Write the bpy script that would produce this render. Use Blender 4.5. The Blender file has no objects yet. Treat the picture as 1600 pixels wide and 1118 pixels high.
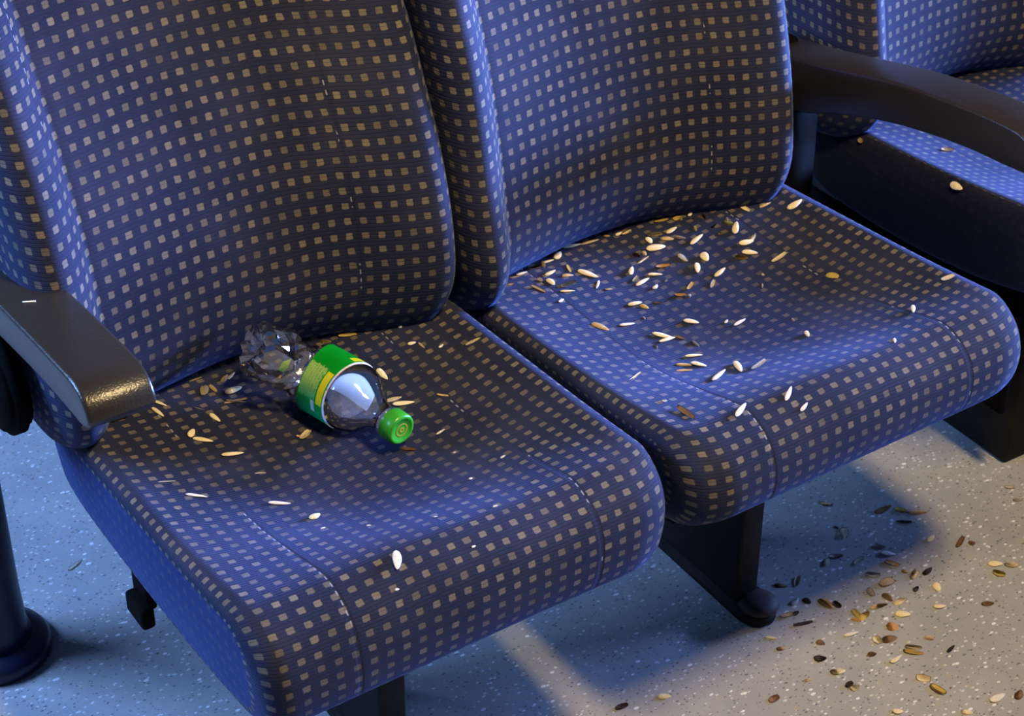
import bpy, bmesh, math, random
from mathutils import Vector, Matrix, Euler
from mathutils.bvhtree import BVHTree
random.seed(7)
sc = bpy.context.scene
C = sc.collection
PI = math.pi

# ---------------------------------------------------------------- camera
cam_d = bpy.data.cameras.new('camera'); cam = bpy.data.objects.new('camera', cam_d); C.objects.link(cam)
cam.location = (-0.51432367, -1.19954311, 1.61278963)
cam.rotation_euler = Euler((0.97505712, -0.00391962, -0.57913585), 'XYZ')
cam_d.sensor_fit = 'HORIZONTAL'; cam_d.sensor_width = 36.0
cam_d.lens = 36.0 * 3071.3 / 1600.0
cam_d.clip_start = 0.05; cam_d.clip_end = 50
cam_d.dof.use_dof = True; cam_d.dof.focus_distance = 2.05; cam_d.dof.aperture_fstop = 16.0
sc.camera = cam

# ---------------------------------------------------------------- world, lights, exposure
w = bpy.data.worlds.new('carriage_air'); sc.world = w; w.use_nodes = True
bg = w.node_tree.nodes['Background']
bg.inputs['Color'].default_value = (0.16, 0.27, 0.62, 1); bg.inputs['Strength'].default_value = 0.21


def area(name, loc, target, sx, sy, power, col, spread=180):
    d = bpy.data.lights.new(name, 'AREA'); d.shape = 'RECTANGLE'; d.size = sx; d.size_y = sy
    d.energy = power; d.color = col; d.spread = math.radians(spread)
    o = bpy.data.objects.new(name, d); C.objects.link(o); o.location = loc
    o.rotation_euler = (Vector(target) - Vector(loc)).to_track_quat('-Z', 'Y').to_euler()
    return o
area('ceiling_lamp', (0.50, -0.68, 2.30), (0.50, 0.10, 0.3), 0.20, 0.38, 56, (1.0, 0.73, 0.36))
area('window_light_right', (3.0, 0.02, 0.86), (0.6, 0.38, 0.88), 1.2, 0.40, 54, (0.25, 0.41, 1.0), 46)
area('window_light_left', (-1.35, 1.35, 1.55), (-0.2, 0.4, 0.0), 1.1, 0.7, 96, (0.26, 0.48, 1.0))
sc.view_settings.view_transform = 'Standard'; sc.view_settings.look = 'None'
sc.view_settings.exposure = 0.0; sc.view_settings.gamma = 1.0; sc.view_settings.use_curve_mapping = False

# ---------------------------------------------------------------- node helper
class NT:
    def __init__(s, name):
        s.m = bpy.data.materials.new(name); s.m.use_nodes = True; s.t = s.m.node_tree
        s.t.nodes.clear(); s.out = s.t.nodes.new('ShaderNodeOutputMaterial')
        s.b = s.t.nodes.new('ShaderNodeBsdfPrincipled'); s.t.links.new(s.b.outputs[0], s.out.inputs[0])
    def put(s, sock, v):
        if isinstance(v, bpy.types.NodeSocket): s.t.links.new(v, sock)
        else:
            if isinstance(v, (tuple, list)) and len(v) == 3 and sock.type == 'RGBA': v = (*v, 1)
            sock.default_value = v
    def math(s, op, a, b=None, c=None, clamp=False):
        n = s.t.nodes.new('ShaderNodeMath'); n.operation = op; n.use_clamp = clamp
        s.put(n.inputs[0], a)
        if b is not None: s.put(n.inputs[1], b)
        if c is not None: s.put(n.inputs[2], c)
        return n.outputs[0]
    def smooth(s, v, a, b):
        n = s.t.nodes.new('ShaderNodeMapRange'); n.interpolation_type = 'SMOOTHSTEP'
        s.put(n.inputs[0], v); n.inputs[1].default_value = a; n.inputs[2].default_value = b
        n.inputs[3].default_value = 0; n.inputs[4].default_value = 1
        return n.outputs[0]
    def mix(s, f, a, b, mode='MIX'):
        n = s.t.nodes.new('ShaderNodeMix'); n.data_type = 'RGBA'; n.blend_type = mode
        s.put(n.inputs[0], f); s.put(n.inputs[6], a); s.put(n.inputs[7], b)
        return n.outputs[2]
    def uv(s):
        n = s.t.nodes.new('ShaderNodeUVMap'); n.uv_map = 'UVMap'; return n.outputs[0]
    def obj(s): return s.t.nodes.new('ShaderNodeTexCoord').outputs['Object']
    def pos(s): return s.t.nodes.new('ShaderNodeNewGeometry').outputs['Position']
    def sep(s, v):
        n = s.t.nodes.new('ShaderNodeSeparateXYZ'); s.put(n.inputs[0], v); return n.outputs
    def noise(s, v, scale, detail=2, rough=0.5, w=None):
        n = s.t.nodes.new('ShaderNodeTexNoise'); s.put(n.inputs['Vector'], v)
        n.inputs['Scale'].default_value = scale; n.inputs['Detail'].default_value = detail
        n.inputs['Roughness'].default_value = rough
        return n.outputs
    def voro(s, v, scale, feature='F1', rnd=1.0):
        n = s.t.nodes.new('ShaderNodeTexVoronoi'); n.feature = feature; s.put(n.inputs['Vector'], v)
        n.inputs['Scale'].default_value = scale; n.inputs['Randomness'].default_value = rnd
        return n.outputs
    def bump(s, h, strength, dist):
        n = s.t.nodes.new('ShaderNodeBump'); n.inputs['Strength'].default_value = strength
        n.inputs['Distance'].default_value = dist; s.put(n.inputs['Height'], h)
        s.put(s.b.inputs['Normal'], n.outputs[0]); return n.outputs[0]
    def set(s, **k):
        names = dict(color='Base Color', rough='Roughness', metal='Metallic', sheen='Sheen Weight', sheenr='Sheen Roughness',
                     sheent='Sheen Tint', spec='Specular IOR Level', trans='Transmission Weight', ior='IOR', alpha='Alpha',
                     sss='Subsurface Weight', coat='Coat Weight')
        for q, v in k.items(): s.put(s.b.inputs[names[q]], v)
        return s

PITCH = 0.0171
def fabric(name, seams=(), dots=1.0, worn=None, depth=1.0, py=None, ribs=0.4):
    py = py or PITCH
    """navy seat plush with a square grid of tan dots, laid on the cloth's own UV (metres)"""
    n = NT(name); uvv = n.uv()
    wob = n.noise(uvv, 45, 3)['Color']
    ad = n.t.nodes.new('ShaderNodeVectorMath'); ad.operation = 'MULTIPLY_ADD'
    n.put(ad.inputs[0], wob); ad.inputs[1].default_value = (0.0032, 0.0032, 0); n.put(ad.inputs[2], uvv)
    x, y, _ = n.sep(ad.outputs[0])
    fx = n.math('ABSOLUTE', n.math('SUBTRACT', n.math('FRACT', n.math('DIVIDE', x, PITCH)), 0.5))
    fy = n.math('ABSOLUTE', n.math('SUBTRACT', n.math('FRACT', n.math('DIVIDE', y, py)), 0.5))
    d = n.math('POWER', n.math('ADD', n.math('POWER', fx, 6), n.math('POWER', fy, 6)), 0.16667)
    edge = n.math('ADD', d, n.math('MULTIPLY', n.math('SUBTRACT', n.noise(uvv, 380, 2)[0], 0.5), 0.09))
    dot = n.math('SUBTRACT', 1.0, n.smooth(edge, 0.185, 0.245))
    # fine weave across each dot
    rib = n.math('FRACT', n.math('MULTIPLY', y, 4.0 / py))
    ribd = n.smooth(n.math('ABSOLUTE', n.math('SUBTRACT', rib, 0.5)), 0.30, 0.5)
    cell = n.t.nodes.new('ShaderNodeTexWhiteNoise'); cell.noise_dimensions = '2D'
    cv = n.t.nodes.new('ShaderNodeCombineXYZ')
    n.put(cv.inputs[0], n.math('FLOOR', n.math('DIVIDE', x, PITCH))); n.put(cv.inputs[1], n.math('FLOOR', n.math('DIVIDE', y, py)))
    n.put(cell.inputs['Vector'], cv.outputs[0])
    tan = n.mix(cell.outputs[0], (0.105, 0.095, 0.076), (0.185, 0.160, 0.120))
    big = n.noise(uvv, 9, 3)[0]; fine = n.noise(uvv, 900, 2)[0]
    navy = n.mix(n.smooth(fine, 0.3, 0.7), (0.007, 0.010, 0.027), (0.020, 0.025, 0.062))
    navy = n.mix(n.smooth(big, 0.35, 0.75), navy, (0.024, 0.028, 0.062))
    if name == 'plush_side_panel': navy = n.mix(0.6, navy, (0.008, 0.030, 0.150))
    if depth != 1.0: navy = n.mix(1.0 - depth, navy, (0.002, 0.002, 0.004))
    navy = n.mix(n.math('MULTIPLY', ribd, ribs), navy, (0.006, 0.008, 0.024))
    tan = n.mix(n.math('MULTIPLY', ribd, 0.25), tan, (0.05, 0.045, 0.045))
    wear = n.math('MULTIPLY_ADD', n.noise(uvv, 30, 2)[0], 0.5, 0.62, clamp=True)
    if worn:   # the place people sit on has rubbed and greasy dots
        ox, oy, oz = n.sep(n.obj())
        dd = n.math('SQRT', n.math('ADD', n.math('POWER', n.math('DIVIDE', n.math('SUBTRACT', ox, worn[0]), worn[2]), 2),
                                   n.math('POWER', n.math('DIVIDE', n.math('SUBTRACT', oy if worn[4] == 'y' else oz, worn[1]), worn[3]), 2)))
        dd = n.math('ADD', dd, n.math('MULTIPLY', n.math('SUBTRACT', n.noise(uvv, 12, 3)[0], 0.5), 0.6))
        keep = n.math('MULTIPLY_ADD', n.smooth(dd, 0.6, 1.15), 1 - worn[5], worn[5])
        wear = n.math('MULTIPLY', wear, keep)
    col = n.mix(n.math('MULTIPLY', n.math('MULTIPLY', dot, wear), dots), navy, tan)
    h = n.math('ADD', n.math('MULTIPLY', dot, -0.35), n.math('MULTIPLY', fine, 0.4))
    h = n.math('SUBTRACT', h, n.math('MULTIPLY', ribd, 0.5))
    ux, uy, _ = n.sep(uvv)
    for s_ in seams:   # double row of pale thread in a shallow groove
        dist = n.math('ABSOLUTE', n.math('SUBTRACT', ux, s_))
        groove = n.math('SUBTRACT', 1.0, n.smooth(dist, 0.0008, 0.004))
        col = n.mix(n.math('MULTIPLY', groove, 0.14), col, (0.008, 0.011, 0.03))
        st = n.math('LESS_THAN', n.math('FRACT', n.math('MULTIPLY', uy, 95)), 0.5)
        th = n.math('MULTIPLY', n.math('LESS_THAN', dist, 0.0007), st)
        th = n.math('MULTIPLY', th, n.math('GREATER_THAN', n.noise(uvv, 14, 1)[0], 0.56))
        col = n.mix(n.math('MULTIPLY', th, 0.8), col, (0.30, 0.32, 0.38))
        h = n.math('SUBTRACT', h, n.math('MULTIPLY', groove, 0.6))
    n.bump(h, 0.55, 0.0012)
    n.set(color=col, rough=0.85, spec=0.15, sheen=0.24, sheenr=0.35, sheent=(0.3, 0.45, 1.0))
    return n.m

def simple(name, color, rough=0.5, metal=0.0, grain=0.0, gscale=600, spec=0.5, vary=0.0, color2=None, vscale=30):
    n = NT(name)
    col = color
    if color2 is not None: col = n.mix(n.smooth(n.noise(n.obj(), vscale, 4, 0.6)[0], 0.4, 0.65), color, color2)
    n.set(color=col, rough=rough, metal=metal, spec=spec)
    if grain: n.bump(n.noise(n.obj(), gscale, 2)[0], grain, 0.0006)
    return n.m

M = {}
M['cushion'] = fabric('dotted_plush_cushion', (0.095, 0.359), 1.0, (0.24, 0.24, 0.19, 0.17, 'y', 0.55), py=0.0150)
M['back'] = fabric('dotted_plush_back', (-0.186, 0.134), ribs=0.22)
M['side'] = fabric('plush_side_panel', (), 0.22)
M['side_dark'] = fabric('shaded_blank_side_cloth', (), 0.04, None, 0.30)  # side cloth copy for the far seat, its shade painted into the colour
M['armrest'] = simple('black_grained_plastic', (0.022, 0.018, 0.013), 0.29, grain=0.6, gscale=500, spec=0.5)
M['shell'] = simple('black_seat_shell', (0.003, 0.003, 0.004), 0.85, spec=0.05, color2=(0.005, 0.004, 0.003))
M['pedestal'] = simple('black_painted_steel', (0.005, 0.005, 0.005), 0.65, spec=0.2, color2=(0.010, 0.008, 0.007), grain=0.2)
M['rusty'] = simple('rusty_toe_cap', (0.030, 0.018, 0.014), 0.65, color2=(0.012, 0.010, 0.011), vscale=60)
M['pole'] = simple('dark_blue_enamel', (0.008, 0.010, 0.035), 0.35)

def floor_mat():
    n = NT('speckled_vinyl'); p = n.pos()
    base = n.mix(n.smooth(n.noise(p, 7, 4, 0.6)[0], 0.35, 0.7), (0.33, 0.34, 0.355), (0.40, 0.405, 0.41))
    base = n.mix(n.math('MULTIPLY', n.noise(p, 160, 3)[0], 0.30), base, (0.24, 0.25, 0.28))
    def flecks(base, scale, thr, col, off, amt=1.0):
        mp = n.t.nodes.new('ShaderNodeMapping'); n.put(mp.inputs[0], p); mp.inputs['Location'].default_value = off
        mp.inputs['Rotation'].default_value = (0, 0, off[0]); mp.inputs['Scale'].default_value = (1, 1.7, 1)
        v = n.voro(mp.outputs[0], scale)
        pick = n.math('GREATER_THAN', n.sep(v['Color'])[0], thr)
        size = n.math('MULTIPLY_ADD', n.sep(v['Color'])[1], 0.22, 0.14)
        m_ = n.math('MULTIPLY', pick, n.math('LESS_THAN', v['Distance'], size))
        return n.mix(n.math('MULTIPLY', m_, amt), base, col)
    base = flecks(base, 120, 0.60, (0.62, 0.64, 0.68), (0.3, 0.1, 0), 0.85)
    base = flecks(base, 150, 0.76, (0.10, 0.11, 0.13), (1.3, 0.7, 0), 0.8)
    base = flecks(base, 95, 0.86, (0.80, 0.82, 0.86), (2.1, 0.2, 0), 0.9)
    base = flecks(base, 105, 0.91, (0.42, 0.36, 0.27), (0.9, 1.2, 0), 0.8)
    base = flecks(base, 230, 0.80, (0.06, 0.07, 0.09), (2.6, 0.9, 0), 0.7)
    dirt = n.smooth(n.noise(p, 3.2, 5, 0.65)[0], 0.5, 0.75)
    base = n.mix(n.math('MULTIPLY', dirt, 0.25), base, (0.20, 0.19, 0.17))
    n.set(color=base, rough=0.62, spec=0.25)
    n.bump(n.noise(p, 260, 3)[0], 0.25, 0.0006)
    return n.m
M['floor'] = floor_mat()

# ---------------------------------------------------------------- mesh helpers
def link_mesh(name, bm, mat, parent=None, smooth=True, loc=None):
    me = bpy.data.meshes.new(name); bm.to_mesh(me); bm.free()
    mats = mat if isinstance(mat, (list, tuple)) else [mat]
    for m_ in mats: me.materials.append(m_)
    if smooth:
        for f in me.polygons: f.use_smooth = True
    o = bpy.data.objects.new(name, me); C.objects.link(o)
    if parent is not None: o.parent = parent
    if loc is not None: o.location = loc
    return o
def thing(name, label, cat, loc=(0, 0, 0), group=None):
    o = bpy.data.objects.new(name, None); C.objects.link(o); o.location = loc
    o.empty_display_size = 0.05
    o['label'] = label; o['category'] = cat
    if group: o['group'] = group
    return o
def tag(o, label, cat, group=None):
    o['label'] = label; o['category'] = cat
    if group: o['group'] = group
    return o
def interp(tab, z):
    if z <= tab[0][0]: return tab[0][1]
    for (a, va), (b, vb), i in zip(tab, tab[1:], range(99)):
        if z <= b:
            t = (z - a) / (b - a)
            # catmull-rom
            vm = tab[i - 1][1] if i > 0 else va - (vb - va)
            vp = tab[i + 2][1] if i + 2 < len(tab) else vb + (vb - va)
            return 0.5 * ((2 * va) + (-vm + vb) * t + (2 * vm - 5 * va + 4 * vb - vp) * t * t + (-vm + 3 * va - 3 * vb + vp) * t ** 3)
    return tab[-1][1]
def catmull(pts, n, closed=False):
    out = []; N = len(pts)
    rng = range(N if closed else N - 1)
    for i in rng:
        p0 = pts[(i - 1) % N] if (closed or i > 0) else pts[i]; p1 = pts[i]
        p2 = pts[(i + 1) % N]; p3 = pts[(i + 2) % N] if (closed or i + 2 < N) else p2
        for k in range(n):
            t = k / n
            out.append(tuple(0.5 * ((2 * b) + (-a + c) * t + (2 * a - 5 * b + 4 * c - d) * t * t + (-a + 3 * b - 3 * c + d) * t ** 3)
                             for a, b, c, d in zip(p0, p1, p2, p3)))
    if not closed: out.append(tuple(pts[-1]))
    return out
def arclen(pts):
    L = [0.0]
    for a, b in zip(pts, pts[1:]): L.append(L[-1] + math.dist(a, b))
    return L
def bevel_box(bm, c, s, r=0.004, seg=3, rotm=None):
    g = bmesh.ops.create_cube(bm, size=1.0); vs = g['verts']
    for v in vs: v.co = Vector((v.co.x * s[0], v.co.y * s[1], v.co.z * s[2]))
    es = {e for v in vs for e in v.link_edges}
    if r: 
        rb = bmesh.ops.bevel(bm, geom=list(es), offset=r, segments=seg, profile=0.5, affect='EDGES')
        vs = list({v for v in rb['verts']} | {v for v in vs if v.is_valid})
    for v in vs:
        if rotm is not None: v.co = rotm @ v.co
        v.co += Vector(c)
    return vs
def prism(bm, poly, axis, a, b):
    """extrude a 2D polygon; axis 0 -> poly is (y,z) along x; axis 2 -> poly is (x,y) along z"""
    def P(q, h): return (h, q[0], q[1]) if axis == 0 else ((q[0], h, q[1]) if axis == 1 else (q[0], q[1], h))
    va = [bm.verts.new(P(q, a)) for q in poly]; vb = [bm.verts.new(P(q, b)) for q in poly]
    fs = [bm.faces.new(va[::-1]), bm.faces.new(vb)]
    for i in range(len(poly)):
        j = (i + 1) % len(poly); fs.append(bm.faces.new((va[i], va[j], vb[j], vb[i])))
    bmesh.ops.recalc_face_normals(bm, faces=fs)
    return fs
def lathe(bm, prof, seg=48, M4=None, close_ends=True):
    rings = []
    for r, h in prof:
        ring = []
        for k in range(seg):
            a = 2 * PI * k / seg; v = Vector((r * math.cos(a), r * math.sin(a), h))
            ring.append(bm.verts.new(M4 @ v if M4 is not None else v))
        rings.append(ring)
    for A, B in zip(rings, rings[1:]):
        for k in range(seg):
            bm.faces.new((A[k], A[(k + 1) % seg], B[(k + 1) % seg], B[k]))
    if close_ends: bm.faces.new(rings[0][::-1]); bm.faces.new(rings[-1])
    return rings
def tube(bm, pts, rad, seg=8):
    pts = [Vector(p) for p in pts]; rings = []
    for i, p in enumerate(pts):
        d = (pts[min(i + 1, len(pts) - 1)] - pts[max(i - 1, 0)]).normalized()
        a = d.orthogonal().normalized() if i == 0 else (prev - d * prev.dot(d)).normalized()
        prev = a; b = d.cross(a); r = rad(i / (len(pts) - 1)) if callable(rad) else rad
        rings.append([bm.verts.new(p + (a * math.cos(2 * PI * k / seg) + b * math.sin(2 * PI * k / seg)) * r) for k in range(seg)])
    for A, B in zip(rings, rings[1:]):
        for k in range(seg): bm.faces.new((A[k], A[(k + 1) % seg], B[(k + 1) % seg], B[k]))
    bm.faces.new(rings[0][::-1]); bm.faces.new(rings[-1])

# ---------------------------------------------------------------- floor
bm = bmesh.new()
vs = [bm.verts.new(p) for p in ((-2.6, -2.2, 0), (3.6, -2.2, 0), (3.6, 3.2, 0), (-2.6, 3.2, 0))]
bm.faces.new(vs); vb = [bm.verts.new((v.co.x, v.co.y, -0.05)) for v in vs]; bm.faces.new(vb[::-1])
for i in range(4): bm.faces.new((vs[i], vb[i], vb[(i + 1) % 4], vs[(i + 1) % 4]))
fl = link_mesh('floor', bm, M['floor'], smooth=False); fl['kind'] = 'structure'

# ---------------------------------------------------------------- seat cushion
SW, SL, TAU, H = 0.454, 0.39, 0.091, 0.45
def dish(x, y):
    """depth of the worn hollow at a point of the top"""
    t = min(1, abs(2 * x / SW - 1)); cx_ = 1 - t ** 2.3
    g = interp([(-0.06, 0), (0.0, 0.0), (0.04, 0.10), (0.10, 0.55), (0.17, 0.95), (0.24, 1.0), (0.32, 0.80), (0.40, 0.52), (0.5, 0.40)], y)
    lump = 0.0022 * math.sin(x * 23 + y * 9) * math.sin(y * 17 + 1.3) * cx_
    return 0.038 * cx_ * g + lump
def cushion_mesh(deep=0.0, Rl=0.055, wid=0.0, tilt=0.0, tiltr=0.0):
    # side profile, closed loop, (y, z); starts at the back of the top and runs forward
    top = [(0.475, 0), (0.43, 0), (0.36, 0), (0.28, 0), (0.20, 0), (0.12, 0), (0.06, 0)]
    prof = [(y, H - y * TAU) for y, _ in top]
    prof += [(0.03, 0.4462), (0.006, 0.438), (-0.012, 0.423), (-0.021, 0.402), (-0.022, 0.380), (-0.016, 0.360),
             (-0.003, 0.344), (0.018, 0.332), (0.06, 0.322), (0.16, 0.300), (0.28, 0.286), (0.40, 0.284), (0.455, 0.292),
             (0.482, 0.31), (0.490, 0.35), (0.488, 0.385)]
    prof = [(y, z - deep * max(0, min(1, (0.41 - z) / 0.05)) * max(0, min(1, (0.3 - y) / 0.25))) for y, z in prof]
    loop = catmull(prof, 7, closed=True)
    N = len(loop)
    L = arclen(loop + [loop[0]])
    i0 = max(range(N), key=lambda i: -abs(loop[i][0] - 0.2) - (0 if loop[i][1] > 0.4 else 9))
    nrm = []
    for i in range(N):
        a, b = loop[i - 1], loop[(i + 1) % N]; d = (b[0] - a[0], b[1] - a[1]); l = math.hypot(*d) or 1
        nrm.append((d[1] / l, -d[0] / l))   # points outward or inward, fixed below
    ymid = (0.23, 0.37)
    s = sum((loop[i][0] - ymid[0]) * nrm[i][0] + (loop[i][1] - ymid[1]) * nrm[i][1] for i in range(N))
    if s < 0: nrm = [(-a, -b) for a, b in nrm]
    r, Rc = 0.020, 0.055
    # x stations from the left edge
    st = []
    for k in range(9):
        ph = k / 8 * PI / 2; st.append(r * (1 - math.cos(ph)))
    st = [r * (1 - math.cos(k / 8 * PI / 2)) for k in range(9)]
    x = r
    while x < Rc: x += 0.006; st.append(min(x, Rc))
    inner = [Rc + (SW - 2 * Rc) * k / 44 for k in range(1, 44)]
    xs = st + inner + [SW - q for q in reversed(st)]
    bm = bmesh.new(); uvl = bm.loops.layers.uv.new('UVMap')
    rings = []; uvs = []
    su = 0.0; lastx = None; inset_prev = None
    for xi in xs:
        dx = min(xi, SW - xi)
        inset = r - math.sqrt(max(0, r * r - (r - dx) ** 2)) if dx < r else 0.0
        R_ = Rl if xi < SW / 2 else Rc
        pull = R_ * 0.62 * (1 - math.sqrt(max(0, 1 - ((R_ - dx) / R_) ** 2))) if dx < R_ else 0.0
        ring = []; uvr = []
        if lastx is None: su = 0.0 - 0.010
        else: su += math.hypot(xi - lastx, inset - inset_prev)
        lastx = xi; inset_prev = inset
        for i in range(N):
            y, z = loop[i]; y -= nrm[i][0] * inset; z -= nrm[i][1] * inset
            f = max(0, min(1, (0.16 - y) / 0.16)); y += pull * f ** 1.5
            topw = max(0.0, nrm[i][1])
            z -= deep * 0.5 * max(0, 1 - xi / 0.3) * max(0, min(1, (0.39 - z) / 0.05)) * max(0, min(1, (0.2 - y) / 0.2))
            if topw > 0.05: z -= dish(xi, y) * min(1, topw * 1.2) 
            # cushion sides draw in a little towards the underside
            k = max(0, min(1, (0.40 - z) / 0.12)); xx = xi + (SW / 2 - xi) * 0.045 * k
            xx *= 1 + wid / SW; z += (tilt + tiltr * max(0, min(1, y / 0.4))) * xi / SW
            ring.append(bm.verts.new((xx, y, z)))
            v_ = L[i] - L[i0]
            if v_ > L[-1] / 2: v_ -= L[-1]
            uvr.append((su, -v_))
        rings.append(ring); uvs.append(uvr)
    for a in range(len(rings) - 1):
        for i in range(N):
            j = (i + 1) % N
            f = bm.faces.new((rings[a][i], rings[a][j], rings[a + 1][j], rings[a + 1][i]))
            q = [uvs[a][i], uvs[a][j], uvs[a + 1][j], uvs[a + 1][i]]
            if abs(q[0][1] - q[1][1]) > 0.2: q = [(u_, -abs(v_)) for u_, v_ in q]
            for lp, c in zip(f.loops, q): lp[uvl].uv = c
    # flat side panels: rings shrinking to the middle, cloth laid upright
    for side, ring0 in ((0, rings[0]), (1, rings[-1])):
        cen = Vector((sum(v.co.x for v in ring0) / N, 0.235, 0.365)); prev = ring0
        for t in (0.82, 0.6, 0.35):
            nxt = [bm.verts.new(cen.lerp(v.co, t) + Vector(((-1 if side == 0 else 1) * 0.006 * (1 - t), 0, 0))) for v in ring0]
            for i in range(N):
                j = (i + 1) % N
                f = bm.faces.new((prev[i], nxt[i], nxt[j], prev[j]))
                f.material_index = 1
                for lp in f.loops: lp[uvl].uv = (1.0 + lp.vert.co.y, lp.vert.co.z)
            prev = nxt
        f = bm.faces.new(prev); f.material_index = 1
        for lp in f.loops: lp[uvl].uv = (1.0 + lp.vert.co.y, lp.vert.co.z)
    bmesh.ops.recalc_face_normals(bm, faces=bm.faces[:])
    return bm

# ---------------------------------------------------------------- backrest
CROSS = [(-0.027, 0.18), (-0.028, 0.10), (-0.027, 0.045), (-0.022, 0.018), (-0.011, 0.000), (0.004, -0.006), (0.020, 0.002),
         (0.036, 0.020), (0.046, 0.0345), (0.056, 0.0375), (0.09, 0.045), (0.16, 0.057), (0.22, 0.061), (0.28, 0.056), (0.325, 0.043), (0.344, 0.035), (0.375, 0.020),
         (0.410, 0.006), (0.430, 0.003), (0.445, 0.016), (0.452, 0.040), (0.453, 0.10), (0.452, 0.18)]
def back_mesh(ytab, taper, thick=0.18):
    sec = catmull(CROSS, 5)
    sec = [(a, b if b < 0.1 else 0.1 + (b - 0.1) * (thick - 0.1) / 0.08) for a, b in sec]
    A = arclen(sec); ic = min(range(len(sec)), key=lambda i: abs(sec[i][0] - 0.209) + (9 if sec[i][1] > .07 else 0))
    zs = []
    ZB, RB = 0.385, 0.110
    for k in range(13): zs.append(ZB + RB * (1 - math.cos(k / 12 * PI / 2)))
    z = ZB + RB
    while z < 1.06: z += 0.0125; zs.append(z)
    for k in range(1, 9): zs.append(1.0675 + 0.04 * math.sin(k / 8 * PI / 2))
    bm = bmesh.new(); uvl = bm.loops.layers.uv.new('UVMap')
    rings = []; vv = []
    last = None; v = 0
    n = len(sec)
    for zi in zs:
        if zi < ZB + RB: t = (ZB + RB - zi) / RB; ins = 1 - math.sqrt(max(0, 1 - t * t))
        elif zi > 1.0675: t = min(1, (zi - 1.0675) / 0.04); ins = 1 - math.sqrt(max(0, 1 - t * t))
        else: ins = 0
        y0 = interp(ytab, zi); tp = taper * max(0, zi - 0.45)
        ring = []
        for (sx, sy) in sec:
            xc = 0.209; xx = sx + (xc - sx) * (0.10 * ins) - tp * (sx - xc) / 0.24
            yy = min(sy + 0.080 * ins, max(sy, 0.125))
            lump = 0.0018 * math.sin(sx * 21 + zi * 6) * math.sin(zi * 19 + sx * 5) if sy < 0.06 else 0
            # seat belly: the bolster bulges at the bottom
            bul = -0.010 * math.exp(-((zi - 0.46) / 0.05) ** 2) * math.exp(-(sx / 0.05) ** 2)
            ring.append(bm.verts.new((xx, y0 + yy + lump + bul, zi)))
        # rear skin
        for k in range(1, 10):
            t = k / 10; bx = sec[-1][0] + (sec[0][0] - sec[-1][0]) * t
            xx = bx + (0.209 - bx) * (0.10 * ins) - tp * (bx - 0.209) / 0.24
            ring.append(bm.verts.new((xx, y0 + thick - 0.03 * ins, zi)))
        rings.append(ring)
        if last is not None: v += math.hypot(zi - last[0], y0 - last[1])
        last = (zi, y0); vv.append(v)
    NN = len(rings[0])
    U = [A[i] - A[ic] for i in range(n)]
    for k in range(1, 10): U.append(U[n - 1] + 0.05 * k)
    for a in range(len(rings) - 1):
        for i in range(NN):
            j = (i + 1) % NN
            f = bm.faces.new((rings[a][i], rings[a][j], rings[a + 1][j], rings[a + 1][i]))
            u1, u2 = U[i], (U[j] if j else U[i] + 0.05)
            for lp, c in zip(f.loops, ((u1, vv[a]), (u2, vv[a]), (u2, vv[a + 1]), (u1, vv[a + 1]))): lp[uvl].uv = c
    for rg, vx in ((rings[0], 0), (rings[-1], vv[-1])):
        f = bm.faces.new(rg)
        for lp in f.loops: lp[uvl].uv = (lp.vert.co.x, lp.vert.co.y)
    bmesh.ops.recalc_face_normals(bm, faces=bm.faces[:])
    return bm
YL = [(0.37, 0.366), (0.44, 0.358), (0.50, 0.356), (0.57, 0.367), (0.636, 0.389), (0.70, 0.420), (0.755, 0.452), (0.85, 0.505), (0.95, 0.553), (1.12, 0.635)]
YR = [(0.37, 0.366), (0.44, 0.360), (0.51, 0.364), (0.59, 0.378), (0.67, 0.400), (0.75, 0.430), (0.85, 0.470), (0.95, 0.510), (1.12, 0.58)]

# ---------------------------------------------------------------- armrest
def armrest_mesh(x0, x1, top, bot):
    """top / bot: (y, z) control points from back to front; rounded slab with a soft nose"""
    T = catmull(top, 6); B = catmull(bot, 6)
    poly = T + B[::-1]
    bm = bmesh.new(); fs = prism(bm, poly, 0, x0, x1)
    caps = [f for f in fs if len(f.verts) > 4]
    es = {e for f in caps for e in f.edges}
    bmesh.ops.bevel(bm, geom=list(es), offset=0.004, segments=3, profile=0.5, affect='EDGES')
    return bm

def make_seat(name, label, origin, ytab, taper, deep=0.0, Rl=0.055, wid=0.0, tilt=0.0, tiltr=0.0, thick=0.18):
    root = thing(name, label, 'seat', origin, 'row of blue train seats')
    cu = link_mesh('seat_cushion', cushion_mesh(deep, Rl, wid, tilt, tiltr), [M['cushion'], M['side']], root)
    bk = link_mesh('backrest', back_mesh(ytab, taper, thick), M['back'], root)
    # moulded pan below the cushion
    bm = bmesh.new()
    prism(bm, [(0.06, 0.326), (0.06, 0.305), (0.14, 0.285), (0.30, 0.268), (0.44, 0.268), (0.44, 0.30), (0.30, 0.29), (0.16, 0.304)], 0, 0.035, SW - 0.035)
    link_mesh('seat_pan', bm, M['shell'], root, smooth=False)
    return root, cu, bk

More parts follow.
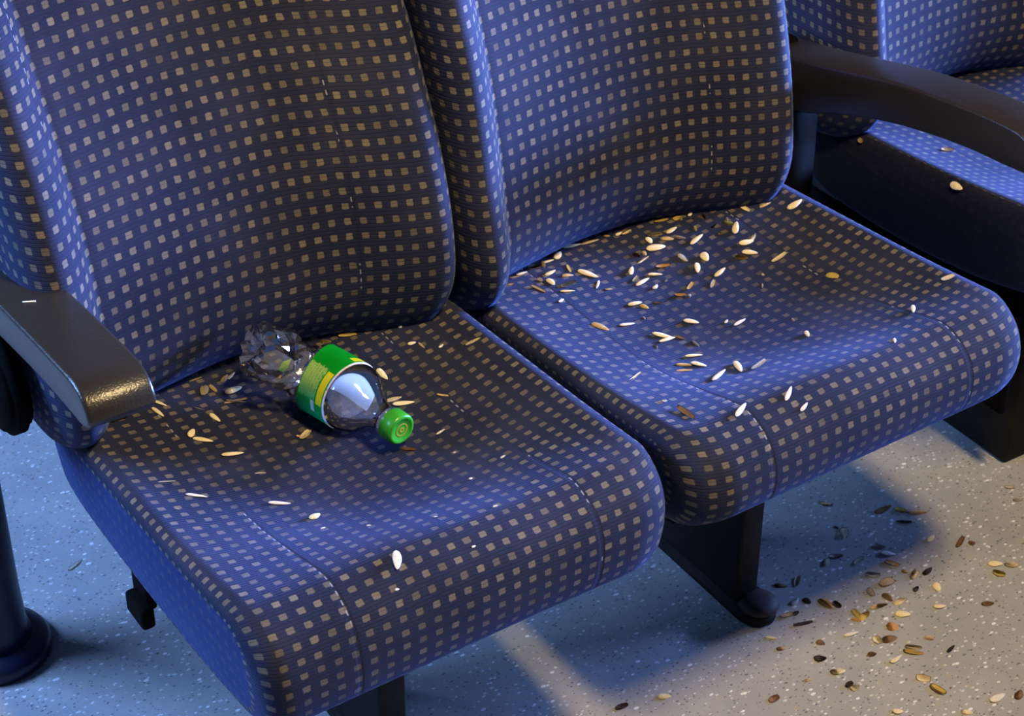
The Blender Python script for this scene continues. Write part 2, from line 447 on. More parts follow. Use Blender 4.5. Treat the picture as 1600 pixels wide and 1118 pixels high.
seatL, cuL, bkL = make_seat('train_seat', 'blue dotted train seat in the foreground holding the plastic bottle', (0, 0, 0), YL, 0.0, 0.014, 0.026, 0.011, 0.0, 0.012)
seatR, cuR, bkR = make_seat('train_seat', 'blue dotted train seat in the middle, covered in the most seed husks', (0.483, 0, 0), YR, 0.0, 0.0, 0.055, 0.014, 0.013, 0.004)
seatN, cuN, bkN = make_seat('train_seat', 'blue dotted train seat at the far right, mostly hidden behind a black armrest', (1.125, 0.09, 0.0), YR, 0.0, thick=0.34)
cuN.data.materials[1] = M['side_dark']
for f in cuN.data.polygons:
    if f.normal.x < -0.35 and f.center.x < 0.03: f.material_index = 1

bm = bmesh.new(); bevel_box(bm, (0.030, 0.30, 0.200), (0.012, 0.42, 0.150), 0.004)
link_mesh('side_skirt', bm, M['shell'], seatN)
# left armrest: hinge behind, padded top rising slightly to a rounded nose
bm = armrest_mesh(-0.058, 0.008,
                  [(0.50, 0.588), (0.42, 0.600), (0.34, 0.609), (0.27, 0.616), (0.215, 0.6205), (0.195, 0.6195), (0.180, 0.613), (0.172, 0.603), (0.170, 0.594)],
                  [(0.50, 0.535), (0.42, 0.556), (0.34, 0.568), (0.28, 0.575), (0.22, 0.579), (0.190, 0.580), (0.176, 0.585)])
arm = link_mesh('armrest', bm, M['armrest'], seatL); arm['label'] = 'black plastic armrest with a shiny worn nose'
bm = bmesh.new()   # recliner hinge cover below the armrest
prof = [(0.46 + 0.068 * math.cos(a) * (1.15 if math.cos(a) > 0 else 1), 0.474 + 0.060 * math.sin(a)) for a in [2 * PI * k / 28 for k in range(28)]]
fs = prism(bm, prof, 0, -0.060, -0.036)
bmesh.ops.bevel(bm, geom=list({e for f in fs if len(f.verts) > 4 for e in f.edges}), offset=0.006, segments=3, affect='EDGES')
link_mesh('hinge_cover', bm, M['shell'], seatL)
bm = bmesh.new()   # recline lever poking out under the cushion
bevel_box(bm, (0.040, 0.360, 0.236), (0.012, 0.040, 0.062), 0.004)
bevel_box(bm, (0.030, 0.352, 0.204), (0.016, 0.046, 0.028), 0.005)
link_mesh('recline_lever', bm, M['shell'], seatL)
# right armrest
bm = armrest_mesh(0.985 - 0.483, 1.047 - 0.483,
                  [(0.52, 0.552), (0.44, 0.567), (0.36, 0.585), (0.27, 0.605), (0.17, 0.619), (0.10, 0.624), (0.075, 0.620), (0.060, 0.606), (0.058, 0.592)],
                  [(0.52, 0.480), (0.44, 0.496), (0.36, 0.526), (0.27, 0.553), (0.17, 0.571), (0.10, 0.577), (0.070, 0.580)])
arm = link_mesh('armrest', bm, M['armrest'], seatR); arm['label'] = 'black plastic armrest pointing out to the right'
bm = bmesh.new()
fs = prism(bm, [(0.45, 0.24), (0.60, 0.24), (0.60, 0.555), (0.50, 0.560), (0.455, 0.50)], 0, 0.985 - 0.483 - 0.014, 0.985 - 0.483 + 0.056)
bmesh.ops.bevel(bm, geom=list({e for f in fs for e in f.edges}), offset=0.006, segments=2, affect='EDGES')
link_mesh('hinge_cover', bm, M['shell'], seatR)

# ---------------------------------------------------------------- supports
def pedestal(x, label):
    root = thing('seat_pedestal', label, 'seat support', (x, 0.160, 0), 'black pedestals under the seats')
    bm = bmesh.new(); bevel_box(bm, (-0.004, 0.095, 0.127), (0.034, 0.17, 0.218), 0.004)
    bevel_box(bm, (0, 0.070, 0.246), (0.034, 0.10, 0.038), 0.004)
    link_mesh('upright', bm, M['pedestal'], root)
    bm = bmesh.new()
    poly = [(-0.024 + 0.0, 0.22)] + [(0.026 * math.cos(a), 0.000 + 0.030 * math.sin(a)) for a in [PI + PI * k / 14 for k in range(15)]] + [(0.024, 0.22)]
    fs = prism(bm, poly, 2, 0.0, 0.018)
    bmesh.ops.bevel(bm, geom=list({e for f in fs if len(f.verts) > 4 for e in f.edges}), offset=0.004, segments=2, affect='EDGES')
    link_mesh('foot_rail', bm, M['pedestal'], root)
    bm = bmesh.new(); lathe(bm, [(0.024, 0.017), (0.025, 0.020), (0.022, 0.025), (0.012, 0.028), (0.002, 0.029)], 28, Matrix.Translation((0.002, -0.006, 0)))
    c = link_mesh('toe_cap', bm, M['rusty'], root); c['label'] = 'brown rusty toe cap'
    return root
pedestal(0.736, 'black steel pedestal under the middle seat, foot beside the husks')
pedestal(0.238, 'black steel pedestal under the bottle seat, cut off by the picture edge')
bm = bmesh.new(); bevel_box(bm, (0.515, 0.335, 0.252), (0.84, 0.05, 0.028), 0.004)
tag(link_mesh('seat_rail', bm, simple('brown_primer_steel', (0.018, 0.012, 0.009), 0.75, spec=0.15, color2=(0.008, 0.007, 0.006))),
    'dark brown steel cross rail carrying the two seats', 'rail')
# neighbour's plinth
bm = bmesh.new(); bevel_box(bm, (1.39, 0.43, 0.132), (0.36, 0.44, 0.264), 0.008)
tag(link_mesh('seat_plinth', bm, M['pedestal']), 'black box plinth under the far right seat', 'seat support')
# post at lower left
post = thing('floor_post', 'dark blue round post on a flange at the lower left corner', 'post', (-0.066, 0.600, 0))
bm = bmesh.new(); lathe(bm, [(0.046, 0.020), (0.040, 0.045), (0.038, 0.10), (0.037, 0.42)], 40)
link_mesh('post_tube', bm, M['pole'], post)
bm = bmesh.new(); lathe(bm, [(0.062, 0.0), (0.065, 0.004), (0.065, 0.014), (0.061, 0.020), (0.052, 0.024), (0.040, 0.028)], 48)
link_mesh('flange', bm, M['pole'], post)

# ---------------------------------------------------------------- plastic bottle lying on the left cushion
P0, P1, P2 = Vector((0.2805, 0.2120, 0.4275)), Vector((0.2655, 0.2935, 0.4280)), Vector((0.2525, 0.3420, 0.4290))
P3, P4 = Vector((0.2300, 0.3620, 0.4430)), Vector((0.1930, 0.3740, 0.4740))
def spine(s):
    pts = [(0.0, P0), (0.083, P1), (0.133, P2), (0.167, P3), (0.201, P4)]
    if s <= 0: return P0 + (P0 - P1).normalized() * (-s), (P1 - P0).normalized()
    co = Vector([interp([(a, p[i]) for a, p in pts], s) for i in range(3)])
    c2 = Vector([interp([(a, p[i]) for a, p in pts], min(s + 0.002, 0.201)) for i in range(3)])
    c1 = Vector([interp([(a, p[i]) for a, p in pts], max(s - 0.002, 0)) for i in range(3)])
    return co, (c2 - c1).normalized()
def frame(s):
    c, d = spine(s); up = (Vector((0, 0, 1)) - d * d.z).normalized(); L = up.cross(d)
    if L.x > 0: L = -L
    return c, d, up, L     # angle 0 = up, positive towards the viewer's left
def around(bm, prof, seg, fn=None):
    rings = []
    for s, r in prof:
        c, d, up, L = frame(s); ring = []
        for k in range(seg):
            a = 2 * PI * k / seg; rr, off = (r, 0) if fn is None else fn(s, r, a, k)
            ring.append(bm.verts.new(c + up * (math.cos(a) * rr) + L * (math.sin(a) * rr) + d * off))
        rings.append(ring)
    for A, B in zip(rings, rings[1:]):
        for k in range(seg): bm.faces.new((A[k], A[(k + 1) % seg], B[(k + 1) % seg], B[k]))
    return rings
def pet_mat():
    n = NT('clear_pet'); t = n.t
    tr = t.nodes.new('ShaderNodeBsdfTransparent'); tr.inputs[0].default_value = (0.97, 0.975, 0.98, 1)
    gl = t.nodes.new('ShaderNodeBsdfGlossy'); gl.inputs['Roughness'].default_value = 0.06
    df = t.nodes.new('ShaderNodeBsdfTranslucent'); df.inputs[0].default_value = (0.7, 0.72, 0.75, 1)
    d2 = t.nodes.new('ShaderNodeBsdfDiffuse'); d2.inputs[0].default_value = (0.7, 0.72, 0.75, 1)
    fr = t.nodes.new('ShaderNodeFresnel'); fr.inputs[0].default_value = 1.55
    m0 = t.nodes.new('ShaderNodeMixShader'); m0.inputs[0].default_value = 0.5; t.links.new(df.outputs[0], m0.inputs[1]); t.links.new(d2.outputs[0], m0.inputs[2])
    m1 = t.nodes.new('ShaderNodeMixShader'); m1.inputs[0].default_value = 0.10; t.links.new(tr.outputs[0], m1.inputs[1]); t.links.new(m0.outputs[0], m1.inputs[2])
    m2 = t.nodes.new('ShaderNodeMixShader'); t.links.new(n.math('MULTIPLY', fr.outputs[0], 1.05, clamp=True), m2.inputs[0])
    t.links.new(m1.outputs[0], m2.inputs[1]); t.links.new(gl.outputs[0], m2.inputs[2])
    bp = t.nodes.new('ShaderNodeBump'); bp.inputs['Strength'].default_value = 0.12; bp.inputs['Distance'].default_value = 0.002
    t.links.new(n.noise(n.pos(), 120, 2)[0], bp.inputs['Height']); t.links.new(bp.outputs[0], gl.inputs['Normal'])
    t.links.new(m2.outputs[0], n.out.inputs[0]); t.nodes.remove(n.b)
    return n.m
M['pet'] = pet_mat()
def label_mat():
    n = NT('printed_green_label'); u, v, _ = n.sep(n.uv())    # u = angle in turns, v = 0 at the front rim .. 1 at the back rim
    green = n.mix(n.math('MULTIPLY', n.smooth(u, 0.20, 0.31), n.math('SUBTRACT', 1.0, n.smooth(u, 0.55, 0.7))), (0.000, 0.30, 0.012), (0.000, 0.20, 0.075))
    # pale block of small print
    wob = n.math('MULTIPLY', n.math('SUBTRACT', n.noise(n.uv(), 26, 2)[0], 0.5), 0.05)
    uu = n.math('ADD', u, wob)
    blk = n.math('MULTIPLY', n.math('GREATER_THAN', uu, 0.065), n.math('LESS_THAN', uu, 0.225))
    vb = n.math('ADD', v, n.math('MULTIPLY', n.math('SUBTRACT', n.noise(n.uv(), 40, 2)[0], 0.5), 0.12))
    blk = n.math('MULTIPLY', blk, n.math('MULTIPLY', n.math('GREATER_THAN', vb, 0.20), n.math('LESS_THAN', vb, 0.86)))
    line = n.math('GREATER_THAN', n.math('FRACT', n.math('MULTIPLY', v, 11)), 0.40)
    nz = n.t.nodes.new('ShaderNodeMapping'); n.put(nz.inputs[0], n.uv()); nz.inputs['Scale'].default_value = (230, 22, 1)
    txt = n.math('MULTIPLY', line, n.math('GREATER_THAN', n.noise(nz.outputs[0], 1.0, 1)[0], 0.50))
    pale = n.mix(n.math('MULTIPLY', txt, 0.55), (0.36, 0.60, 0.16), (0.05, 0.30, 0.03))
    pale = n.mix(n.smooth(u, 0.13, 0.23), pale, (0.08, 0.40, 0.14))
    col = n.mix(blk, green, pale)
    # white figure near the lower front
    du = n.math('ABSOLUTE', n.math('SUBTRACT', u, 0.255)); dv = n.math('ABSOLUTE', n.math('SUBTRACT', v, 0.26))
    g1 = n.math('MULTIPLY', n.math('LESS_THAN', du, 0.028), n.math('LESS_THAN', dv, 0.05))
    col = n.mix(g1, col, (0.55, 0.72, 0.60))
    # yellow rim stripes
    ys = n.math('MULTIPLY', n.math('LESS_THAN', v, 0.16), n.math('GREATER_THAN', v, 0.025))
    a1 = n.math('MULTIPLY', n.math('GREATER_THAN', u, 0.075), n.math('LESS_THAN', u, 0.235))
    a2 = n.math('MULTIPLY', n.math('GREATER_THAN', u, 0.80), n.math('LESS_THAN', u, 0.955))
    col = n.mix(n.math('MULTIPLY', ys, n.math('MAXIMUM', a1, a2)), col, (0.75, 0.72, 0.01))
    bf = n.t.nodes.new('ShaderNodeNewGeometry').outputs['Backfacing']
    col = n.mix(bf, col, (0.86, 0.87, 0.87))
    n.set(color=col, rough=0.35, spec=0.4)
    tl = n.t.nodes.new('ShaderNodeBsdfTranslucent'); n.put(tl.inputs[0], n.mix(bf, n.mix(0.5, col, (0.0, 0.15, 0.02)), (0.92, 0.92, 0.90)))
    mx = n.t.nodes.new('ShaderNodeMixShader'); n.put(mx.inputs[0], n.math('MULTIPLY_ADD', bf, 0.45, 0.28))
    n.t.links.new(n.b.outputs[0], mx.inputs[1]); n.t.links.new(tl.outputs[0], mx.inputs[2]); n.t.links.new(mx.outputs[0], n.out.inputs[0])
    return n.m
M['label'] = label_mat()
M['cap'] = simple('green_cap_plastic', (0.035, 0.33, 0.02), 0.3)
M['cap_ring'] = simple('ochre_print', (0.30, 0.30, 0.02), 0.4)
bot = thing('plastic_bottle', 'crumpled clear plastic bottle with green label and green cap lying on the seat', 'bottle', P1)
def place(o): o.location = -P1; return o
R_ = 0.0382
body_prof = [(0.0175, 0.0140), (0.0195, 0.0170), (0.0210, 0.0170), (0.0225, 0.0142), (0.0290, 0.0143), (0.0345, 0.0152), (0.0400, 0.0175),
             (0.0450, 0.0209), (0.0500, 0.0247), (0.0550, 0.0285), (0.0600, 0.0319), (0.0650, 0.0346), (0.0710, 0.0364), (0.0780, 0.0375), (0.0830, 0.0372)]
bm = bmesh.new()
around(bm, body_prof, 56)
sh = place(link_mesh('bottle_shoulder', bm, M['pet'], bot))
bm = bmesh.new()   # crushed tube and base: creased sheet, flat facets
rr_ = random.Random(5); S_ = 26
cr = {}
def crumple(s, r, a, k):
    f = max(0, min(1, (s - 0.132) / 0.018)); i = round(s * 1000)
    if (i, k) not in cr: cr[(i, k)] = (rr_.uniform(-1, 1), rr_.uniform(-1, 1))
    q, w_ = cr[(i, k)]
    waist = 1 - 0.12 * f * math.exp(-((s - 0.160) / 0.012) ** 2)
    fold = 0.085 * math.sin(3 * a + s * 90) + 0.05 * math.sin(5 * a - s * 160)
    sq = 1 - 0.22 * f * abs(math.cos(a)) 
    rad = r * waist * sq * (1 + f * (fold + 0.085 * q))
    c, d, up, L = frame(s)
    lo = (c.z - 0.4000) / max(1e-3, -math.cos(a)) if math.cos(a) < -0.2 else 9
    return min(rad, max(0.012, lo)), f * 0.0022 * w_
prof = [(0.0830, 0.0372), (0.128, 0.0372), (0.131, 0.0377)] + [(0.135 + 0.0055 * i, 0.0372) for i in range(8)] + [(0.179, 0.0372), (0.186, 0.0368), (0.192, 0.0350), (0.197, 0.031), (0.199, 0.026), (0.195, 0.018), (0.191, 0.009)]
rg = around(bm, prof, S_, crumple); bm.faces.new(rg[-1])
bmesh.ops.triangulate(bm, faces=[f for f in bm.faces if len(f.verts) == 4 and max(0, f.calc_center_median().y) > 0.35])
cb = place(link_mesh('crushed_body', bm, M['pet'], bot, smooth=False)); cb['label'] = 'crumpled clear end of the bottle'
bm = bmesh.new(); uvl = bm.loops.layers.uv.new('UVMap')   # label sleeve
SEG = 96; s0, s1 = 0.0835, 0.1320; NR = 7
rows_o = [(s0 + (s1 - s0) * i / NR, 0.0385) for i in range(NR + 1)]
around(bm, rows_o, SEG)
bm.faces.ensure_lookup_table()
for fi, f in enumerate(bm.faces):
    k = fi % SEG; r_ = fi // SEG
    for lp, (uu, vv_) in zip(f.loops, ((k / SEG, r_ / NR), ((k + 1) / SEG, r_ / NR), ((k + 1) / SEG, (r_ + 1) / NR), (k / SEG, (r_ + 1) / NR))): lp[uvl].uv = (uu, vv_)
f0 = bm.faces[0]; f0.normal_update(); c0 = f0.calc_center_median()
if f0.normal.dot(c0 - frame(s0)[0]) < 0:
    for f in bm.faces: f.normal_flip()
place(link_mesh('label_sleeve', bm, M['label'], bot))
bm = bmesh.new()   # cap
def ribs(s, r, a, k): return (r * (1 + (0.012 if k % 2 else -0.012) * (1 if 0.003 < s < 0.015 else 0)), 0)
rg = around(bm, [(0.0172, 0.0166), (0.0165, 0.0174), (0.0030, 0.0172), (0.0010, 0.0164), (0.0000, 0.0148), (0.0000, 0.0128), (0.0007, 0.0120), (0.0007, 0.004)], 80, ribs)
bm.faces.new(rg[-1]); bm.faces.new(rg[0][::-1])
capo = place(link_mesh('bottle_cap', bm, M['cap'], bot))
bm = bmesh.new()
r1 = around(bm, [(0.00055, 0.0078), (0.0004, 0.0075), (0.0004, 0.0062), (0.00055, 0.0059)], 40)
r2 = around(bm, [(0.00055, 0.0034), (0.0004, 0.0031), (0.0004, 0.0012), (0.00055, 0.0009)], 24)
link_mesh('printed_mark', bm, M['cap_ring'], capo)['label'] = 'small ochre ring printed on the cap'

# ---------------------------------------------------------------- seed husks and crumbs
DEBRIS = [
('L',0.1066,0.4261,-1.06,0.0207,0.0039,'c','slim cream seed husk between the left armrest and the bottle, second from left of four'),
('L',0.0975,0.409,-1.39,0.0222,0.0046,'c','slim cream seed husk between the left armrest and the bottle, leftmost of four'),
('L',0.0556,0.4142,0.13,0.0229,0.0038,'t','long tan seed husk between the left armrest and the bottle, leftmost of three'),
('L',0.1587,0.4245,-1.98,0.018,0.0094,'c','oval cream seed husk between the left armrest and the bottle, rightmost of two'),
('L',0.1685,0.4237,-1.52,0.0169,0.0047,'t','slim tan seed husk between the left armrest and the bottle, rightmost of three'),
('L',0.1603,0.4499,0.01,0.0161,0.0031,'t','slim tan seed husk between the left armrest and the bottle, middle of three'),
('L',0.1876,0.4346,0.76,0.016,0.0063,'t','oval tan seed husk between the left armrest and the bottle'),
('L',0.1959,0.4349,0.55,0.0144,0.0039,'c','slim cream seed husk between the left armrest and the bottle, rightmost of four'),
('L',0.1853,0.4083,0.0,0.0199,0.0086,'c','long cream seed husk between the left armrest and the bottle, rightmost of two'),
('L',0.1785,0.3901,-0.21,0.0265,0.0039,'t','long tan seed husk between the left armrest and the bottle, middle of three'),
('L',0.1789,0.3901,-0.68,0.0229,0.0031,'t','long tan seed husk between the left armrest and the bottle, rightmost of three'),
('L',0.1456,0.372,-1.42,0.0187,0.0053,'c','slim cream seed husk between the left armrest and the bottle, third from left of four'),
('L',0.1389,0.3955,-0.8,0.0121,0.0015,'g','slim greyish seed husk between the left armrest and the bottle'),
('L',0.1114,0.3562,0.81,0.0148,0.0068,'c','oval cream seed husk between the left armrest and the bottle, leftmost of two'),
('L',0.1168,0.341,-0.75,0.0219,0.0053,'c','long cream seed husk between the left armrest and the bottle, leftmost of two'),
('L',0.1329,0.3053,-0.3,0.0231,0.0067,'c','long cream seed husk on the middle of the bottle seat'),
('L',0.0515,0.286,-0.17,0.0203,0.0029,'w','long whitish seed husk on the middle of the bottle seat, leftmost of three'),
('L',0.0672,0.2513,-0.66,0.0218,0.0043,'w','long whitish seed husk on the middle of the bottle seat, middle of three'),
('L',0.1442,0.2654,-0.39,0.0116,0.0022,'w','slim whitish seed husk on the middle of the bottle seat'),
('L',0.1359,0.2073,-0.46,0.0227,0.0043,'w','long whitish seed husk on the middle of the bottle seat, rightmost of three'),
('L',0.2067,0.3016,-0.83,0.0042,0.003,'t','small tan crumb on the middle of the bottle seat'),
('L',0.2139,0.2989,0.49,0.0179,0.009,'c','oval cream seed husk on the middle of the bottle seat'),
('L',0.1522,0.1631,0.32,0.0136,0.0078,'c','oval cream seed husk on the front of the bottle seat'),
('L',0.0384,0.2322,-0.67,0.0063,0.0021,'g','small greyish crumb on the middle of the bottle seat'),
('L',0.1458,0.1342,-0.16,0.0052,0.0021,'w','small whitish crumb on the front of the bottle seat, leftmost of five'),
('L',0.0896,0.424,-0.36,0.0087,0.0023,'t','slim tan seed husk between the left armrest and the bottle, leftmost of three'),
('L',0.1619,0.0196,-2.05,0.0224,0.008,'w','long whitish seed husk on the front of the bottle seat'),
('L',0.1487,-0.0028,-0.21,0.0043,0.002,'w','small whitish crumb on the front of the bottle seat, third from left of five'),
('L',0.1797,0.1041,-0.9,0.0048,0.0021,'w','small whitish crumb on the front of the bottle seat, second from left of five'),
('L',0.2306,0.0643,-0.6,0.0044,0.0021,'w','small whitish crumb on the front of the bottle seat, fourth from left of five'),
('L',0.2358,0.0046,0.08,0.0045,0.002,'w','small whitish crumb on the front of the bottle seat, rightmost of five'),
('L',0.3303,0.3396,-1.54,0.0197,0.007,'c','oval cream seed husk beside the green bottle cap'),
('L',0.3203,0.2981,-0.17,0.0198,0.0054,'c','long cream seed husk beside the green bottle cap, leftmost of two'),
('L',0.3247,0.2849,-0.4,0.0235,0.0069,'c','long cream seed husk beside the green bottle cap, rightmost of two'),
('L',0.2876,0.2137,-0.84,0.0173,0.0044,'o','slim orange-brown seed husk beside the green bottle cap'),
('L',0.3299,0.2183,0.17,0.0115,0.003,'w','slim whitish seed husk beside the green bottle cap'),
('L',0.364,0.2695,-0.82,0.0142,0.0031,'t','slim tan seed husk beside the green bottle cap'),
('L',0.4329,0.3184,-0.04,0.0201,0.0039,'c','long cream seed husk near the rear edge of the bottle seat'),
('L',0.4044,0.3384,0.29,0.0075,0.0031,'w','small whitish crumb near the rear edge of the bottle seat, rightmost of two'),
('L',0.3822,0.3642,-0.22,0.0097,0.0047,'c','oval cream seed husk near the rear edge of the bottle seat'),
('L',0.3892,0.3547,-1.55,0.0133,0.0032,'t','slim tan seed husk near the rear edge of the bottle seat'),
('L',0.3346,0.4238,-0.41,0.0223,0.0048,'y','long yellowish seed husk in the crease behind the bottle'),
('L',0.3095,0.4289,-0.71,0.0131,0.0056,'y','oval yellowish seed husk in the crease behind the bottle'),
('L',0.3882,0.3987,-0.17,0.0046,0.0032,'w','small whitish crumb near the rear edge of the bottle seat, leftmost of two'),
('L',0.348,0.127,0.01,0.0062,0.0029,'w','small whitish crumb on the middle of the bottle seat, rightmost of four'),
('L',0.3021,0.1147,-0.19,0.0041,0.0029,'w','small whitish crumb on the middle of the bottle seat, second from left of four'),
('L',0.3204,0.1752,-0.09,0.0037,0.0022,'w','small whitish crumb on the middle of the bottle seat, leftmost of four'),
('L',0.2826,0.0397,-0.23,0.0052,0.0021,'w','small whitish crumb on the middle of the bottle seat, third from left of four'),
('R',0.6401,0.3945,-1.25,0.031,0.0101,'c','long cream seed husk on the rear left of the middle seat'),
('R',0.6359,0.3683,-2.35,0.0181,0.0033,'w','slim whitish seed husk on the rear left of the middle seat'),
('R',0.6019,0.4164,0.21,0.0174,0.0059,'c','oval cream seed husk on the rear left of the middle seat, leftmost of two'),
('R',0.589,0.3967,-1.67,0.017,0.0075,'c','oval cream seed husk on the rear left of the middle seat, rightmost of two'),
('R',0.5816,0.4078,-1.73,0.0106,0.005,'g','small greyish crumb on the rear left of the middle seat'),
('R',0.5672,0.3903,-1.24,0.0222,0.0041,'t','slim tan seed husk on the rear left of the middle seat, rightmost of three'),
('R',0.6047,0.3835,0.09,0.0233,0.0067,'g','slim greyish seed husk on the rear left of the middle seat'),
('R',0.5948,0.371,-0.52,0.0171,0.0041,'c','slim cream seed husk on the rear left of the middle seat, leftmost of two'),
('R',0.5762,0.3563,0.43,0.0115,0.0033,'w','small whitish crumb on the rear left of the middle seat'),
('R',0.6169,0.4024,-0.39,0.0138,0.0076,'t','oval tan seed husk on the rear left of the middle seat, leftmost of two'),
('R',0.6277,0.4155,-1.94,0.0194,0.0034,'c','slim cream seed husk on the rear left of the middle seat, rightmost of two'),
('R',0.6602,0.4565,-0.1,0.0254,0.006,'c','long cream seed husk in the rear crease of the middle seat'),
('R',0.6337,0.4473,0.61,0.0171,0.0077,'c','oval cream seed husk in the rear crease of the middle seat, leftmost of two'),
('R',0.6163,0.4426,-0.04,0.0161,0.0034,'c','slim cream seed husk in the rear crease of the middle seat, rightmost of two'),
('R',0.6833,0.4528,-0.22,0.0259,0.0052,'t','long tan seed husk in the rear crease of the middle seat'),
('R',0.7078,0.4514,-0.49,0.0086,0.0043,'t','oval tan seed husk in the rear crease of the middle seat'),
('R',0.5958,0.438,0.11,0.0238,0.0051,'t','slim tan seed husk in the rear crease of the middle seat, leftmost of three'),
('R',0.5723,0.4326,0.11,0.0166,0.0042,'c','slim cream seed husk in the rear crease of the middle seat, leftmost of two'),
('R',0.5633,0.4288,-0.06,0.019,0.0025,'t','slim tan seed husk on the rear left of the middle seat, middle of three'),
('R',0.5568,0.4325,0.05,0.0222,0.0033,'t','slim tan seed husk on the rear left of the middle seat, leftmost of three'),
('R',0.5457,0.4151,0.11,0.0087,0.0033,'o','small orange-brown crumb on the rear left of the middle seat'),
('R',0.6078,0.44,-1.97,0.0155,0.0042,'t','small tan crumb in the rear crease of the middle seat'),
('R',0.6199,0.4437,-0.12,0.0077,0.0034,'c','small cream crumb in the rear crease of the middle seat'),
('R',0.6415,0.3543,-0.18,0.0099,0.0042,'t','oval tan seed husk on the rear left of the middle seat, rightmost of two'),
('R',0.7801,0.4384,-0.22,0.0197,0.0044,'y','slim yellowish seed husk at the back centre of the middle seat'),
('R',0.7983,0.4302,-0.08,0.0129,0.0106,'y','broad yellowish seed husk at the back centre of the middle seat'),
('R',0.7994,0.4269,-1.36,0.0082,0.0053,'t','small tan crumb at the back centre of the middle seat, leftmost of two'),
('R',0.8154,0.4268,0.44,0.0085,0.0044,'w','small whitish crumb at the back centre of the middle seat'),
('R',0.8235,0.4119,-1.83,0.0139,0.0062,'b','small brown crumb at the back centre of the middle seat'),
('R',0.8,0.3965,-2.04,0.0128,0.0035,'t','small tan crumb at the back centre of the middle seat, rightmost of two'),
('R',0.7291,0.4491,0.16,0.0165,0.0035,'t','slim tan seed husk in the rear crease of the middle seat, middle of three'),
('R',0.7223,0.4463,0.2,0.0113,0.0044,'c','oval cream seed husk in the rear crease of the middle seat, rightmost of two'),
('R',0.7321,0.4434,0.19,0.017,0.0035,'t','slim tan seed husk in the rear crease of the middle seat, rightmost of three'),
('R',0.7549,0.4177,-0.43,0.0205,0.0061,'c','slim cream seed husk at the back centre of the middle seat'),
('R',0.7754,0.4112,0.22,0.0178,0.007,'c','oval cream seed husk at the back centre of the middle seat'),
('R',0.7415,0.4107,-1.77,0.0127,0.0078,'c','small cream crumb on the centre of the middle seat'),
('R',0.7616,0.401,-0.69,0.0169,0.0069,'t','oval tan seed husk at the back centre of the middle seat'),
('R',0.7749,0.3927,-1.14,0.0148,0.0052,'g','oval greyish seed husk at the back centre of the middle seat'),
('R',0.7389,0.3936,-0.33,0.0241,0.0095,'c','long cream seed husk on the centre of the middle seat'),
('R',0.7872,0.3772,0.23,0.0229,0.0061,'c','slim cream seed husk on the centre of the middle seat, rightmost of six'),
('R',0.7122,0.3958,-1.35,0.0121,0.0069,'b','oval brown seed husk on the centre of the middle seat'),
('R',0.7216,0.3938,-1.86,0.0112,0.0051,'t','small tan crumb on the centre of the middle seat'),
('R',0.7119,0.3837,0.13,0.021,0.0034,'c','slim cream seed husk on the centre of the middle seat, third from left of six'),
('R',0.7533,0.3595,-1.59,0.0181,0.0077,'g','oval greyish seed husk on the centre of the middle seat'),
('R',0.7746,0.3444,-1.9,0.0168,0.0094,'c','oval cream seed husk on the centre of the middle seat, rightmost of three'),
('R',0.7546,0.3331,-2.18,0.0189,0.0068,'c','oval cream seed husk on the centre of the middle seat, middle of three'),
('R',0.7245,0.3595,-0.26,0.0187,0.006,'o','slim orange-brown seed husk on the centre of the middle seat'),
('R',0.6874,0.3726,0.82,0.019,0.0059,'c','slim cream seed husk on the centre of the middle seat, leftmost of six'),
('R',0.7065,0.3516,-0.51,0.0174,0.0051,'c','slim cream seed husk on the centre of the middle seat, fifth from left of six'),
('R',0.6817,0.3565,0.57,0.0165,0.0042,'c','slim cream seed husk on the centre of the middle seat, second from left of six'),
('R',0.6852,0.3472,0.14,0.021,0.005,'c','slim cream seed husk on the centre of the middle seat, fourth from left of six'),
('R',0.6914,0.3305,0.45,0.0096,0.005,'w','small whitish crumb on the centre of the middle seat, leftmost of three'),
('R',0.7108,0.3354,0.43,0.0062,0.0025,'w','small whitish crumb on the centre of the middle seat, middle of three'),
('R',0.7261,0.3087,0.59,0.0187,0.005,'t','slim tan seed husk on the centre of the middle seat'),
('R',0.7045,0.2999,-0.61,0.0133,0.0067,'o','oval orange-brown seed husk on the centre of the middle seat'),
('R',0.7115,0.2933,0.43,0.0094,0.005,'w','small whitish crumb on the centre of the middle seat, rightmost of three'),
('R',0.649,0.3129,-0.26,0.0174,0.0074,'c','oval cream seed husk on the centre of the middle seat, leftmost of three'),
('R',0.6554,0.3031,-1.15,0.0118,0.0058,'y','oval yellowish seed husk on the centre of the middle seat'),
('R',0.6743,0.302,-0.56,0.0111,0.0041,'t','oval tan seed husk on the centre of the middle seat'),
('R',0.6152,0.2814,-0.23,0.0189,0.0049,'w','slim whitish seed husk in the front hollow of middle seat, leftmost of three'),
('R',0.6806,0.2482,-1.01,0.0185,0.0082,'c','oval cream seed husk in the front hollow of middle seat, leftmost of two'),
('R',0.7495,0.2971,0.68,0.0164,0.0042,'g','slim greyish seed husk on the centre of the middle seat'),
('R',0.8207,0.3874,0.29,0.0132,0.0026,'b','slim brown seed husk at the back centre of the middle seat'),
('R',0.8945,0.3814,-0.18,0.017,0.0053,'t','slim tan seed husk at the rear right of middle seat'),
('R',0.872,0.3919,-1.6,0.0208,0.0062,'c','slim cream seed husk at the rear right of middle seat, leftmost of two'),
('R',0.9185,0.3539,-0.01,0.0221,0.0088,'c','oval cream seed husk at the rear right of middle seat, rightmost of five'),
('R',0.8358,0.3794,-0.98,0.0145,0.007,'y','oval yellowish seed husk at the rear right of middle seat'),
